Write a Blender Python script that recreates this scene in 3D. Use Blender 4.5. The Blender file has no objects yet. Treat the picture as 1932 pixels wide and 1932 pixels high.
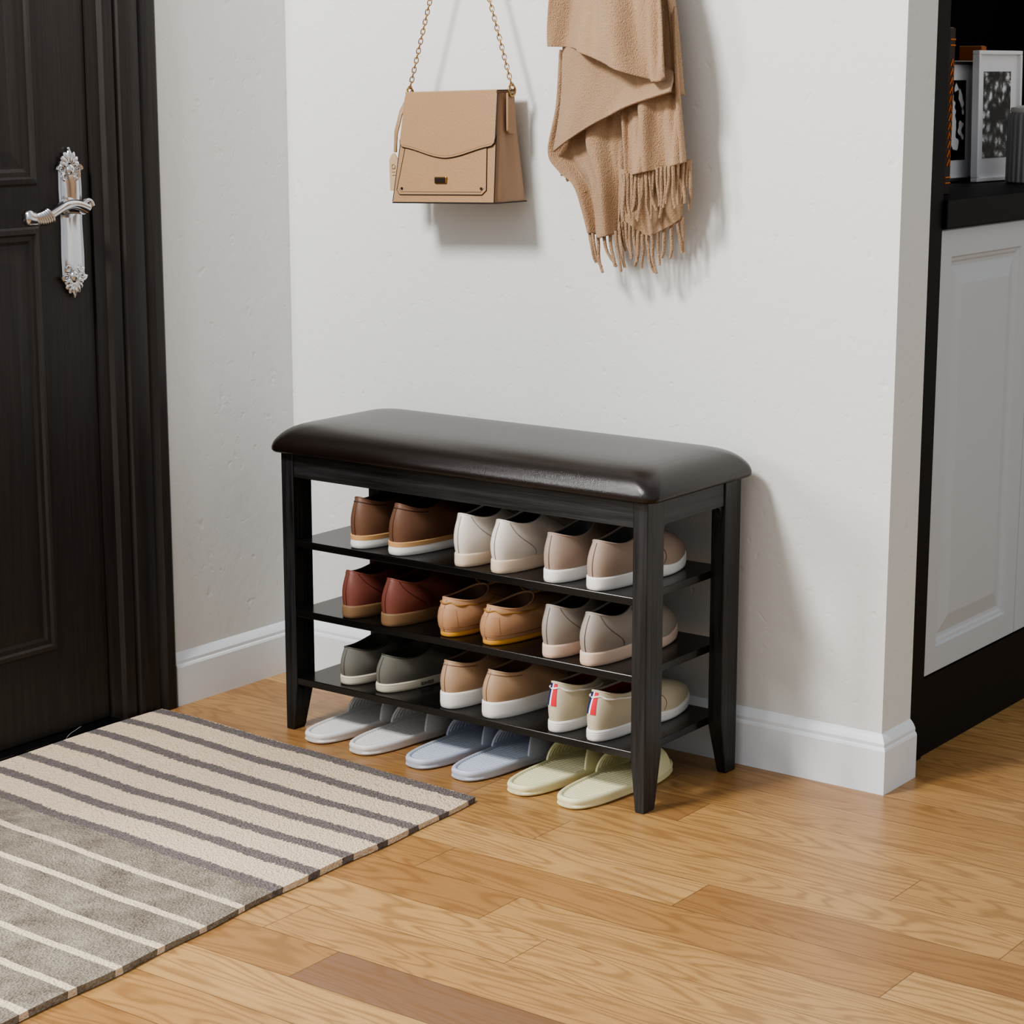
import bpy, bmesh, math, random
from mathutils import Vector, Matrix, Euler
random.seed(7)
pi=math.pi
SC=bpy.context.scene
COL=SC.collection
# ------------------------------------------------------------------ helpers
def lin(c):
    o=[]
    for x in c:
        x=x/255.0
        o.append(x/12.92 if x<=.04045 else ((x+.055)/1.055)**2.4)
    return (o[0],o[1],o[2],1.0)
class NT:
    def __init__(s,name):
        s.m=bpy.data.materials.new(name); s.m.use_nodes=True
        s.t=s.m.node_tree; s.n=s.t.nodes; s.b=s.n['Principled BSDF']
    def new(s,t,**k):
        nd=s.n.new(t)
        for a,b in k.items(): setattr(nd,a,b)
        return nd
    def lk(s,a,b): s.t.links.new(a,b)
    def put(s,sock,v):
        if isinstance(v,(int,float,tuple)): sock.default_value=v
        else: s.lk(v,sock)
    def ma(s,op,a,b=0.0,c=0.0):
        nd=s.new('ShaderNodeMath',operation=op)
        s.put(nd.inputs[0],a); s.put(nd.inputs[1],b); s.put(nd.inputs[2],c)
        return nd.outputs[0]
    def coord(s,kind='Object'):
        return s.new('ShaderNodeTexCoord').outputs[kind]
    def mapping(s,vec,scale=(1,1,1),rot=(0,0,0)):
        nd=s.new('ShaderNodeMapping'); s.lk(vec,nd.inputs['Vector'])
        nd.inputs['Scale'].default_value=scale; nd.inputs['Rotation'].default_value=rot
        return nd.outputs[0]
    def noise(s,vec,scale,detail=3,rough=.5,dist=0.0):
        nd=s.new('ShaderNodeTexNoise'); s.lk(vec,nd.inputs['Vector'])
        nd.inputs['Scale'].default_value=scale; nd.inputs['Detail'].default_value=detail
        nd.inputs['Roughness'].default_value=rough; nd.inputs['Distortion'].default_value=dist
        return nd.outputs['Fac']
    def mix(s,f,a,b,mode='MIX'):
        nd=s.new('ShaderNodeMix',data_type='RGBA',blend_type=mode)
        s.put(nd.inputs['Factor'],f); s.put(nd.inputs[6],a); s.put(nd.inputs[7],b)
        return nd.outputs[2]
    def ramp(s,f,stops):
        nd=s.new('ShaderNodeValToRGB'); s.lk(f,nd.inputs[0]); e=nd.color_ramp.elements
        while len(e)<len(stops): e.new(.5)
        for i,(p,c) in enumerate(stops): e[i].position=p; e[i].color=c
        return nd.outputs[0]
    def bump(s,h,strength=.2,dist=.002):
        nd=s.new('ShaderNodeBump'); s.lk(h,nd.inputs['Height'])
        nd.inputs['Strength'].default_value=strength; nd.inputs['Distance'].default_value=dist
        s.lk(nd.outputs[0],s.b.inputs['Normal'])
def simple(name,rgb,rough=.5,metal=0.0,bs=0,bst=.2,var=0.0,vs=20,spec=None,bd=.002,coat=0,sheen=0):
    N=NT(name); c=lin(rgb); N.b.inputs['Roughness'].default_value=rough; N.b.inputs['Metallic'].default_value=metal
    if spec is not None: N.b.inputs['Specular IOR Level'].default_value=spec
    if coat: N.b.inputs['Coat Weight'].default_value=coat
    if sheen: N.b.inputs['Sheen Weight'].default_value=sheen
    co=N.coord()
    if var>0:
        f=N.noise(co,vs,4)
        a=tuple(min(1,x*(1-var)) for x in c[:3])+(1,); b=tuple(min(1,x*(1+var)) for x in c[:3])+(1,)
        N.lk(N.mix(f,a,b),N.b.inputs['Base Color'])
    else: N.b.inputs['Base Color'].default_value=c
    if bs: N.bump(N.noise(co,bs,3),bst,bd)
    return N.m
def mesh(name,V,F,mat,smooth=True,auto=None):
    me=bpy.data.meshes.new(name); me.from_pydata([tuple(v) for v in V],[],F); me.update()
    bm=bmesh.new(); bm.from_mesh(me); bmesh.ops.remove_doubles(bm,verts=bm.verts,dist=1e-6)
    bmesh.ops.recalc_face_normals(bm,faces=bm.faces); bm.to_mesh(me); bm.free()
    mats=mat if isinstance(mat,list) else [mat]
    for m in mats: me.materials.append(m)
    if smooth:
        for p in me.polygons: p.use_smooth=True
        if auto: me.set_sharp_from_angle(angle=math.radians(auto))
    o=bpy.data.objects.new(name,me); COL.objects.link(o); return o
def child(o,p,name=None,label=None):
    o.parent=p
    if label: o['label']=label
    return o
def wchild(o,p):
    o.parent=p; o.matrix_parent_inverse=Matrix.Translation(p.location).inverted(); return o
def empty(name,loc,rot=(0,0,0)):
    e=bpy.data.objects.new(name,None); e.location=loc; e.rotation_euler=rot; e.empty_display_size=.05
    COL.objects.link(e); return e
def tag(o,label,cat,group=None):
    o['label']=label; o['category']=cat
    if group: o['group']=group
    return o
def struct(o): o['kind']='structure'; return o
def boxgeo(x0,x1,y0,y1,z0,z1,off=0):
    V=[(x,y,z) for x in (x0,x1) for y in (y0,y1) for z in (z0,z1)]
    F=[(0,1,3,2),(4,6,7,5),(0,4,5,1),(2,3,7,6),(0,2,6,4),(1,5,7,3)]
    return V,[tuple(i+off for i in f) for f in F]
def bevel(o,w=.002,seg=2,ang=30):
    m=o.modifiers.new('bev','BEVEL'); m.width=w; m.segments=seg; m.limit_method='ANGLE'; m.angle_limit=math.radians(ang); return o
def box(name,x0,x1,y0,y1,z0,z1,mat,bw=0):
    V,F=boxgeo(x0,x1,y0,y1,z0,z1); o=mesh(name,V,F,mat,smooth=False)
    if bw: bevel(o,bw)
    return o
def boxes(name,L,mat,bw=0):
    V=[];F=[]
    for b in L:
        v,f=boxgeo(*b,off=len(V)); V+=v;F+=f
    me=bpy.data.meshes.new(name); me.from_pydata(V,[],F); me.update()
    bm=bmesh.new(); bm.from_mesh(me); bmesh.ops.recalc_face_normals(bm,faces=bm.faces); bm.to_mesh(me); bm.free()
    me.materials.append(mat); o=bpy.data.objects.new(name,me); COL.objects.link(o)
    if bw: bevel(o,bw)
    return o
def loftgeo(rings,cap0=True,cap1=True,off=0,closed=True):
    V=[];F=[];n=len(rings[0])
    for r in rings: V+=r
    for i in range(len(rings)-1):
        for j in range(n if closed else n-1):
            k=(j+1)%n
            F.append((off+i*n+j,off+i*n+k,off+(i+1)*n+k,off+(i+1)*n+j))
    if cap0: F.append(tuple(off+j for j in range(n))[::-1])
    if cap1: F.append(tuple(off+(len(rings)-1)*n+j for j in range(n)))
    return V,F
def loft(name,rings,mat,cap0=True,cap1=True,auto=40,closed=True):
    V,F=loftgeo(rings,cap0,cap1,0,closed); return mesh(name,V,F,mat,True,auto)
def tubegeo(P,r,seg=8,off=0,cyc=False):
    P=[Vector(p) for p in P]; n=len(P); rings=[]
    up=Vector((0,0,1)); prev=None
    for i,p in enumerate(P):
        if cyc: t=(P[(i+1)%n]-P[i-1])
        else: t=P[min(i+1,n-1)]-P[max(i-1,0)]
        if t.length<1e-9: t=Vector((0,0,1))
        t.normalize()
        if prev is None:
            a=t.cross(up)
            if a.length<.1: a=t.cross(Vector((1,0,0)))
        else: a=prev-t*prev.dot(t)
        a.normalize(); prev=a; b=t.cross(a)
        rr=r[i] if isinstance(r,(list,tuple)) else r
        rings.append([tuple(p+(a*math.cos(2*pi*k/seg)+b*math.sin(2*pi*k/seg))*rr) for k in range(seg)])
    if cyc:
        rings.append(rings[0])
        return loftgeo(rings,False,False,off)
    return loftgeo(rings,True,True,off)
def tubes(name,L,mat,seg=8):
    V=[];F=[]
    for it in L:
        P,r=it[0],it[1]; cyc=it[2] if len(it)>2 else False
        v,f=tubegeo(P,r,seg,len(V),cyc); V+=v;F+=f
    return mesh(name,V,F,mat,True,60)
def each(name,L,mat,seg,parent,world=False):
    for it in L:
        o=tubes(name,[it],mat,seg)
        wchild(o,parent) if world else child(o,parent)
def prism(name,poly,axis,a,b,mat,bw=0,smooth=False):
    def mk(p,t):
        q=list(p); q.insert(axis,t); return tuple(q)
    V=[mk(p,a) for p in poly]+[mk(p,b) for p in poly]; n=len(poly)
    F=[tuple(range(n))[::-1],tuple(range(n,2*n))]+[(i,(i+1)%n,n+(i+1)%n,n+i) for i in range(n)]
    o=mesh(name,V,F,mat,smooth,30 if smooth else None)
    if bw: bevel(o,bw)
    return o
def interp(x,X,Y):
    if x<=X[0]: return Y[0]
    for i in range(len(X)-1):
        if x<=X[i+1]:
            t=(x-X[i])/(X[i+1]-X[i]); t=t*t*(3-2*t)
            return Y[i]+(Y[i+1]-Y[i])*t
    return Y[-1]
def ell(c,rx,ry,rz,nu=14,nv=9,M=None,off=0):
    rings=[]
    for i in range(1,nv):
        th=pi*i/nv
        rings.append([(rx*math.sin(th)*math.cos(2*pi*j/nu),ry*math.sin(th)*math.sin(2*pi*j/nu),rz*math.cos(th)) for j in range(nu)])
    V,F=loftgeo(rings,True,True,off)
    V=[(Vector(v) if M is None else M@Vector(v))+Vector(c) for v in V]
    return [tuple(v) for v in V],F
# ------------------------------------------------------------------ materials
def wood_dark(name,axis,base=(17,17,18),hi=(50,50,51),rough=.4,st=.4):
    N=NT(name); co=N.coord()
    sc=[90,90,90]; sc[axis]=4
    f=N.noise(N.mapping(co,tuple(sc)),1.6,6,.6)
    N.lk(N.ramp(f,[(.35,lin(base)),(.75,lin(hi))]),N.b.inputs['Base Color'])
    N.b.inputs['Roughness'].default_value=rough
    N.bump(f,st,.0015); return N.m
M_bx=wood_dark('black_wood_x',0); M_by=wood_dark('black_wood_y',1); M_bz=wood_dark('black_wood_z',2)
M_shelf=wood_dark('black_wood_shelf',0,(12,11,11),(27,25,25),.2,.08)
M_door=wood_dark('espresso_door_wood',2,(23,18,16),(42,35,31),.5,.3)
M_leather=simple('dark_brown_leather',(25,17,14),.25,bs=620,bst=.42,bd=.0009,var=.15,vs=8)
def plaster():
    N=NT('white_plaster'); co=N.coord()
    f=N.noise(co,55,5,.6); g=N.noise(co,9,3,.5)
    h=N.ma('ADD',N.ma('MULTIPLY',f,.6),g)
    N.b.inputs['Base Color'].default_value=lin((222,223,221))
    N.b.inputs['Roughness'].default_value=.85
    v=N.noise(co,38,2,.5); pits=N.ma('SMOOTH_MIN',v,.36,.04)
    N.bump(N.ma('ADD',h,N.ma('MULTIPLY',pits,5.0)),.4,.004)
    return N.m
M_wall=plaster()
M_base=simple('white_baseboard_paint',(230,235,240),.4)
M_cab=simple('white_cabinet_lacquer',(192,198,203),.4)
M_blk=simple('black_lacquer',(9,9,10),.5,spec=.25)
M_blkm=simple('black_matt_panel',(3,3,4),.8,spec=.1)
M_chrome=simple('polished_chrome',(200,200,203),.14,1.0)
M_gold=simple('antique_gold',(170,138,96),.28,1.0)
def floor_mat():
    N=NT('oak_plank_floor'); co=N.coord(); sp=N.new('ShaderNodeSeparateXYZ'); N.lk(co,sp.inputs[0])
    x,y=sp.outputs[0],sp.outputs[1]; PL=.80
    ys=N.ma('DIVIDE',N.ma('ADD',y,10.5+.014),.105); row=N.ma('FLOOR',ys); fy=N.ma('FRACT',ys)
    wn=N.new('ShaderNodeTexWhiteNoise',noise_dimensions='1D'); N.lk(row,wn.inputs['W'])
    off=N.ma('MULTIPLY',wn.outputs['Value'],2.0)
    for r,jx in ((93,1.443),(92,.85),(91,.975),(89,.766),(90,.62),(94,1.05),(95,.72),(96,1.3),(97,.86)):
        eq=N.ma('COMPARE',row,float(r),.1); o2=2.4-jx
        off=N.ma('ADD',N.ma('MULTIPLY',off,N.ma('SUBTRACT',1.0,eq)),N.ma('MULTIPLY',eq,o2))
    xs=N.ma('DIVIDE',N.ma('ADD',x,N.ma('ADD',off,20.0)),PL); colm=N.ma('FLOOR',xs); fx=N.ma('FRACT',xs)
    cb=N.new('ShaderNodeCombineXYZ'); N.lk(row,cb.inputs[0]); N.lk(colm,cb.inputs[1])
    wn2=N.new('ShaderNodeTexWhiteNoise',noise_dimensions='2D'); N.lk(cb.outputs[0],wn2.inputs['Vector'])
    idv=wn2.outputs['Value']
    g=N.new('ShaderNodeCombineXYZ')
    N.lk(N.ma('MULTIPLY_ADD',idv,37.0,x),g.inputs[0]); N.lk(N.ma('MULTIPLY_ADD',idv,11.0,N.ma('MULTIPLY',y,7.0)),g.inputs[1]); N.lk(N.ma('MULTIPLY',idv,50.0),g.inputs[2])
    n1=N.noise(g.outputs[0],1.5,2,.5,.25)
    ring=N.ma('MULTIPLY_ADD',N.ma('SINE',N.ma('MULTIPLY',n1,120.0)),.5,.5)
    ring=N.ma('POWER',ring,2.6)
    g2=N.mapping(g.outputs[0],(7,22,1)); fine=N.noise(g2,2.5,5,.7)
    g3=N.mapping(g.outputs[0],(12,90,1)); pore=N.noise(g3,2.0,3,.7)
    base=N.ramp(idv,[(0,lin((158,118,74))),(.3,lin((172,131,82))),(.55,lin((184,144,92))),(.85,lin((194,155,102))),(1,lin((168,126,80)))])
    dk=N.ma('MULTIPLY',N.ma('COMPARE',row,89.0,.1),N.ma('MULTIPLY',N.ma('GREATER_THAN',x,.766),N.ma('LESS_THAN',x,1.566)))
    base=N.mix(dk,base,lin((132,102,78)))
    c=N.mix(N.ma('MULTIPLY',ring,.5),base,lin((124,86,50)))
    c=N.mix(N.ma('MULTIPLY',N.ma('SUBTRACT',fine,.35),.9),c,lin((116,80,46)))
    c=N.mix(N.ma('MULTIPLY',N.ma('GREATER_THAN',pore,.62),.28),c,lin((100,68,40)))
    ey=N.ma('MULTIPLY',N.ma('MINIMUM',fy,N.ma('SUBTRACT',1.0,fy)),.105)
    ex=N.ma('MULTIPLY',N.ma('MINIMUM',fx,N.ma('SUBTRACT',1.0,fx)),PL)
    e=N.ma('MINIMUM',ex,ey); seam=N.ma('LESS_THAN',e,.0007)
    c=N.mix(N.ma('MULTIPLY',seam,.7),c,lin((74,46,26)))
    N.lk(c,N.b.inputs['Base Color'])
    N.b.inputs['Roughness'].default_value=.34
    N.bump(N.ma('ADD',N.ma('MULTIPLY',fine,.25),N.ma('MULTIPLY',N.ma('MINIMUM',e,.0015),500.0)),.15,.001)
    return N.m
M_floor=floor_mat()
def marble():
    N=NT('black_marble'); co=N.coord()
    f=N.noise(co,3.5,3,.5,.8); v=N.ma('ABSOLUTE',N.ma('SUBTRACT',f,.5)); m=N.ma('LESS_THAN',v,.0025)
    N.lk(N.mix(m,lin((9,11,12)),lin((150,155,158))),N.b.inputs['Base Color']); N.b.inputs['Roughness'].default_value=.2; return N.m
M_marble=marble()
# ------------------------------------------------------------------ room
xL,xR,T=-.276,1.062,.108
struct(box('floor',-3.2,4.2,-4.8,2.7,-.05,0,M_floor))
struct(boxes('wall_left',[(-.42,xL,-.37,.108,0,2.7),(-.42,xL,-1.50,-.37,2.08,2.7)],M_wall))
struct(box('wall_back',xL,xR,0,T,0,2.7,M_wall))
struct(box('wall_far',-.45,4.2,2.6,2.7,0,2.7,M_wall))
BP=[(0,0),(.014,0),(.014,.077),(.0125,.081),(.0105,.083),(.0105,.089),(.007,.096),(.003,.101),(0,.104)]
def board(name,p0,p1,n,m0,m1):
    d=(Vector(p1)-Vector(p0)).normalized(); n=Vector(n); R=[]
    for p,m,sg in ((Vector(p0),m0,1),(Vector(p1),m1,-1)):
        R.append([(p.x+n.x*a+d.x*a*m*sg,p.y+n.y*a+d.y*a*m*sg,z) for a,z in BP])
    return struct(loft(name,R,M_base,auto=20))
board('baseboard_left',(xL,-.3605),(xL,0),(1,0),0,1)
board('baseboard_back',(xL,0),(xR,0),(0,-1),1,-1)
board('baseboard_right',(xR,0),(xR,T),(1,0),-1,0)
FP=[(-.361,-.276),(-.361,-.265),(-.369,-.259),(-.388,-.259),(-.395,-.264),(-.401,-.270),(-.407,-.264),(-.430,-.260),(-.452,-.265),(-.458,-.274),(-.464,-.268),(-.486,-.270),(-.492,-.278),(-.516,-.280),(-.516,-.40),(-.361,-.40)]
fr=prism('trim_1',[(x,y) for y,x in FP],2,0,2.0,M_door,smooth=True); struct(fr)
fr2=prism('trim_2',[(x,-1.872-y) for y,x in FP],2,0,2.0,M_door,smooth=True); struct(fr2)
struct(box('trim_3',-.40,-.259,-1.512,-.361,2.0,2.12,M_door,.004))
struct(box('trim_4',-.44,-.259,-1.36,-.512,0,.014,M_marble,.002))
door=struct(box('door_1',-.325,-.285,-1.355,-.517,.015,1.998,M_door,.001))
def panel(name,org,U,Vv,Nn,w,h,rings,mat):
    org,U,Vv,Nn=map(Vector,(org,U,Vv,Nn)); R=[]
    for ins,dep in rings:
        R.append([tuple(org+U*a+Vv*b+Nn*dep) for a,b in ((ins,ins),(w-ins,ins),(w-ins,h-ins),(ins,h-ins))])
    V,F=loftgeo(R,True,True); return mesh(name,V,F,mat,False)
RD=[(0,-.002),(0,.002),(.004,.006),(.012,.008),(.016,.004),(.024,.004),(.03,.001),(.034,.001),(.06,.005)]
child(panel('door_panel',(-.285,-1.228,.173),(0,1,0),(0,0,1),(1,0,0),.588,.770,RD,M_door),door)
child(panel('door_panel',(-.285,-1.228,1.014),(0,1,0),(0,0,1),(1,0,0),.588,.86,RD,M_door),door)
hc=(-.285,-.568,.945)
he=empty('door_handle',hc); he['label']='ornate polished chrome lever handle on long backplate'
child(he,door)
def hplate():
    V=[];F=[]
    out=[(-.026,-.095),(.026,-.095),(.027,-.06),(.025,0),(.027,.06),(.026,.095),(-.026,.095),(-.027,.06),(-.025,0),(-.027,-.06)]
    R=[[(d,a*s,b*s2) for a,b in out] for d,s,s2 in ((0,1,1),(.006,1,1),(.009,.9,.97),(.007,.78,.94),(.008,.7,.92))]
    v,f=loftgeo(R,True,True,0); V+=v;F+=f
    for sg in (1,-1):
        z0=sg*.090
        for k in range(-3,4):
            a=k*.42; Ln=.0255-.0018*abs(k)
            c=Vector((.006,math.sin(a)*Ln*.72,z0+sg*(math.cos(a)*Ln*.72+.009)))
            v,f=ell(c,.006,.0064,Ln*.5,12,8,Matrix.Rotation(-a*sg,3,'X'),len(V)); V+=v;F+=f
        for s in (1,-1):
            for (cy,cz,rr) in ((.019,.004,.0095),(.015,-.010,.007)):
                P=[(.007,s*(cy+rr*(1-t/22)*math.cos(t*.55)),z0+sg*(cz+rr*(1-t/22)*math.sin(t*.55))) for t in range(18)]
                v,f=tubegeo(P,[.0034*(1-t/30) for t in range(18)],7,len(V)); V+=v;F+=f
        v,f=ell((.008,0,z0+sg*.004),.007,.010,.010,12,8,None,len(V)); V+=v;F+=f
        v,f=ell((.006,0,z0+sg*.038),.004,.004,.006,8,6,None,len(V)); V+=v;F+=f
    return mesh('handle_plate',V,F,M_chrome,True,35)
child(hplate(),he)
def lever():
    V=[];F=[]; y0=-.010
    v,f=tubegeo([(.004,y0,.028),(.014,y0,.028),(.016,y0,.028),(.05,y0,.028)],[.019,.018,.011,.011],16,0); V+=v;F+=f
    P=[];r=[]
    for i in range(30):
        t=i/29; P.append((.050+.006*math.sin(t*pi),y0+.006-t*.135,.028+.010*math.sin(t*2*pi*.9)-.004*t)); r.append(.0105-.003*math.sin(t*pi)+.005*max(0,t-.7)/.3)
    v,f=tubegeo(P,r,14,len(V)); V+=v;F+=f
    for i in range(8):
        t=.66+i*.036; p=(.054,y0+.006-t*.135,.028+.010*math.sin(t*2*pi*.9)-.004*t)
        v,f=ell(p,.013,.0042,.016-.0005*i,12,8,Matrix.Rotation(.55,3,'X'),len(V)); V+=v;F+=f
    P=[(.054,y0+.006+.012*(1-t/20)*math.cos(t*.5),.032+.012*(1-t/20)*math.sin(t*.5)) for t in range(16)]
    v,f=tubegeo(P,.0045,8,len(V)); V+=v;F+=f
    v,f=ell((.053,y0-.128,.018),.012,.011,.015,14,9,None,len(V)); V+=v;F+=f
    return mesh('lever',V,F,M_chrome,True,50)
child(lever(),he)
# ------------------------------------------------------------------ rug
def rug_mat():
    N=NT('striped_woven_rug'); uv=N.coord('UV'); sp=N.new('ShaderNodeSeparateXYZ'); N.lk(uv,sp.inputs[0])
    ob=N.coord()
    w=N.noise(ob,6,2); w2=N.noise(N.mapping(ob,(330,40,40)),1,3,.7)
    v=N.ma('ADD',sp.outputs[1],N.ma('MULTIPLY_ADD',w,.012,-.006)); v1=N.ma('ADD',v,N.ma('MULTIPLY_ADD',w2,.022,-.011)); v2=N.ma('ADD',v,N.ma('MULTIPLY_ADD',w2,.006,-.003))
    fa=N.ma('MULTIPLY',N.ma('FRACT',N.ma('DIVIDE',v1,.0825)),.0825); da=N.ma('LESS_THAN',fa,.026)
    fb=N.ma('MULTIPLY',N.ma('FRACT',N.ma('DIVIDE',N.ma('SUBTRACT',v2,.512),.0862)),.0862)
    lb=N.ma('MULTIPLY',N.ma('GREATER_THAN',fb,.0862-.015),N.ma('GREATER_THAN',v,.54))
    zone=N.ma('GREATER_THAN',v,.520)
    sp1=N.noise(N.mapping(ob,(300,300,300)),1,2,.6)
    weave=N.new('ShaderNodeTexVoronoi'); N.lk(N.mapping(ob,(320,200,200)),weave.inputs['Vector']); weave.inputs['Scale'].default_value=1
    cream=N.mix(weave.outputs['Distance'],lin((238,219,194)),lin((200,178,150)))
    dark=N.mix(N.noise(N.mapping(ob,(500,60,60)),1,3,.7),lin((60,54,56)),lin((148,138,134)))
    mott=N.noise(ob,14,5,.7)
    grey=N.mix(N.ma('MULTIPLY_ADD',N.ma('ADD',mott,N.ma('MULTIPLY',sp1,.6)),2.1,-1.15),lin((100,92,81)),lin((166,156,141)))
    c1=N.mix(da,cream,dark); c2=N.mix(lb,grey,lin((226,208,182)))
    N.lk(N.mix(zone,c1,c2),N.b.inputs['Base Color']); N.b.inputs['Roughness'].default_value=.95
    N.b.inputs['Specular IOR Level'].default_value=.2
    N.bump(N.ma('ADD',weave.outputs['Distance'],sp1),.8,.004); return N.m
def rug():
    nx,ny=60,110; Ltot=1.9; V=[];F=[];U=[]
    for top in (1,0):
        for j in range(ny+1):
            d=Ltot*j/ny
            for i in range(nx+1):
                t=i/nx
                xr=.538+.045*max(0,d)/1.06+.004*math.sin(d*9)+.0015*math.sin(d*31)
                x=-.256+(xr+.256)*t; y=-.412-.045*t-d*(1) + .002*math.sin(t*14)
                z=.001+top*(.009+.0015*math.sin(d*11+t*4)+.001*math.sin(t*9))
                V.append((x,y,z)); U.append((t,d))
    n=(nx+1)*(ny+1)
    def id(k,i,j): return k*n+j*(nx+1)+i
    for j in range(ny):
        for i in range(nx):
            F.append((id(0,i,j),id(0,i+1,j),id(0,i+1,j+1),id(0,i,j+1))); F.append((id(1,i,j),id(1,i,j+1),id(1,i+1,j+1),id(1,i+1,j)))
    for j in range(ny): 
        F.append((id(0,nx,j),id(1,nx,j),id(1,nx,j+1),id(0,nx,j+1))); F.append((id(0,0,j),id(0,0,j+1),id(1,0,j+1),id(1,0,j)))
    for i in range(nx):
        F.append((id(0,i,0),id(1,i,0),id(1,i+1,0),id(0,i+1,0))); F.append((id(0,i,ny),id(0,i+1,ny),id(1,i+1,ny),id(1,i,ny)))
    me=bpy.data.meshes.new('rug'); me.from_pydata(V,[],F); me.update()
    ul=me.uv_layers.new(name='UVMap')
    for l in me.loops: ul.data[l.index].uv=U[l.vertex_index]
    bm=bmesh.new(); bm.from_mesh(me); bmesh.ops.recalc_face_normals(bm,faces=bm.faces); bm.to_mesh(me); bm.free()
    me.materials.append(rug_mat()); 
    o=bpy.data.objects.new('rug',me); COL.objects.link(o)
    return o
tag(rug(),'cream, grey and charcoal striped woven rug in front of the door','rug')
# ------------------------------------------------------------------ bench
W,yf,yb,H=.80,-.337,-.0415,.5285
lx,ly=.028,.051
B=empty('shoe_bench',(W/2,(yf+yb)/2,0)); tag(B,'black wooden shoe bench with three shelves and brown leather seat','bench')
def leg(x0,x1,y0,y1,sx,sy):
    R=[]
    for z,t in ((0,.38),(.004,.34),(.095,0),(.11,0),(H,0)):
        a,b,c,d=x0,x1,y0,y1
        if sx>0: b=x1-(x1-x0)*t
        else: a=x0+(x1-x0)*t
        if sy>0: d=y1-(y1-y0)*t
        else: c=y0+(y1-y0)*t
        R.append([(a,c,z),(b,c,z),(b,d,z),(a,d,z)])
    V,F=loftgeo(R); o=mesh('leg',V,F,M_bz,False); bevel(o,.0015); return wchild(o,B)
leg(0,lx,yf,yf+ly,1,1); leg(W-lx,W,yf,yf+ly,-1,1); leg(0,lx,yb-ly,yb,1,-1); leg(W-lx,W,yb-ly,yb,-1,-1)
za0=H-.046
wchild(box('apron',lx,W-lx,yf+.003,yf+.021,za0,H,M_bx,.001),B)
wchild(box('apron',lx,W-lx,yb-.021,yb-.003,za0,H,M_bx,.001),B)
for x0 in (.003,W-.021): wchild(box('apron',x0,x0+.018,yf+ly,yb-ly,za0,H,M_by,.001),B)
for x0 in (.004,W-.022):
    for yy,s in ((yf+ly,1),(yb-ly,-1)):
        poly=[(yy,za0),(yy+s*.016,za0),(yy+s*.010,za0-.004),(yy+s*.005,za0-.012),(yy+s*.002,za0-.022),(yy,za0-.03)]
        wchild(prism('bracket',poly,0,x0,x0+.016,M_by),B)
ZS=[.0895,.2205,.3525]; TH=.0135
for z in ZS:
    wchild(box('shelf',lx-.001,W-lx+.001,yf+.002,yb-.004,z,z+TH,M_shelf,.0012),B)
L=[]
for z in ZS:
    for x,s in ((lx,1),(W-lx,-1)):
        for y in (yf+.012,yb-.014): L.append(([(x,y,z-.006),(x+s*.006,y,z-.006)],.004))
each('shelf_peg',L,M_blk,8,B,True)
def rrect(cx,cy,hx,hy,r,z,n=8):
    P=[]
    for qx,qy,a0 in ((1,1,0),(-1,1,90),(-1,-1,180),(1,-1,270)):
        for k in range(n+1):
            a=math.radians(a0+90*k/n); P.append((cx+qx*(hx-r)+r*math.cos(a),cy+qy*(hy-r)+r*math.sin(a),z))
    return P
def cushion():
    cx,cy=W/2,(yf+yb)/2; hx,hy=W/2+.020,(yb-yf)/2+.018; R=[]
    for ins,z,r in ((.02,0,.012),(.004,.0005,.02),(.0008,.004,.022),(0,.009,.024),(.0008,.0145,.026),(.0027,.020,.027),(.0058,.026,.03),(.0100,.032,.033),(.0155,.0378,.036),(.0225,.0428,.038),(.032,.047,.04),(.045,.0505,.04),(.062,.053,.04),(.088,.0545,.036),(.12,.055,.025),(.15,.0552,.01)):
        R.append(rrect(cx,cy,hx-ins,hy-ins,min(r,hy-ins-.001),H+z,10))
    V,F=loftgeo(R); return mesh('seat',V,F,M_leather,True,80)
s=wchild(cushion(),B); s['label']='padded dark brown glossy leather seat'
# ------------------------------------------------------------------ shoes
def surf(P):
    L,Wd,side=P['L'],P['W'],P['side']
    def Bf(u):
        s=(1-math.cos(u))/2; sn=math.sin(u)
        sh=interp(s,[0,.15,.42,.68,.86,1],P.get('shape',[.80,.80,.76,1.0,.95,.85]))
        w=Wd/2*math.copysign(abs(sn)**.78,sn)*sh
        return Vector((w-side*.010*(s**2)*1.0+side*.004,L*s,interp(s,[0,.45,.75,1],[P['th'],P['th'],P['tt'],P['tt']+P.get('spring',.008)])))
    def Cf(u):
        c=(1+math.cos(u))/2
        y=P['c0']+(P['c1']-P['c0'])*(1-c); x=math.sin(u)*P['cw']/2+side*.002
        z=P['hs']+(P['hh']-P['hs'])*c**2+(P['hf']-P['hs'])*(1-c)**2
        return Vector((x,y,z))
    def S(u,v,o=0.0):
        b,c=Bf(u),Cf(u); s=(1-math.cos(u))/2
        t=min(1,max(0,(s-.3)/.5)); wt=t*t*(3-2*t)
        ah=v**1.6; gh=v; at=1-math.cos(v*pi/2); gt=.55*math.sin(v*pi/2)**.8+.45*at
        a=ah*(1-wt)+at*wt; g=gh*(1-wt)+gt*wt
        p=Vector((b.x+(c.x-b.x)*a,b.y+(c.y-b.y)*a,b.z+(c.z-b.z)*g))
        ctr=Vector((0,(P['c0']+P['c1'])/2 if s<.5 else L*.5,p.z)); d=(p-ctr); d.z=0
        if d.length>1e-6: d.normalize()
        bulge=P.get('bulge',.004)*math.sin(pi*min(1,v*1.05))*(1-wt*.6)
        q=p+d*(bulge+o)
        if o: q.z+=o*wt*.9*v
        return q
    return Bf,Cf,S
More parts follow.
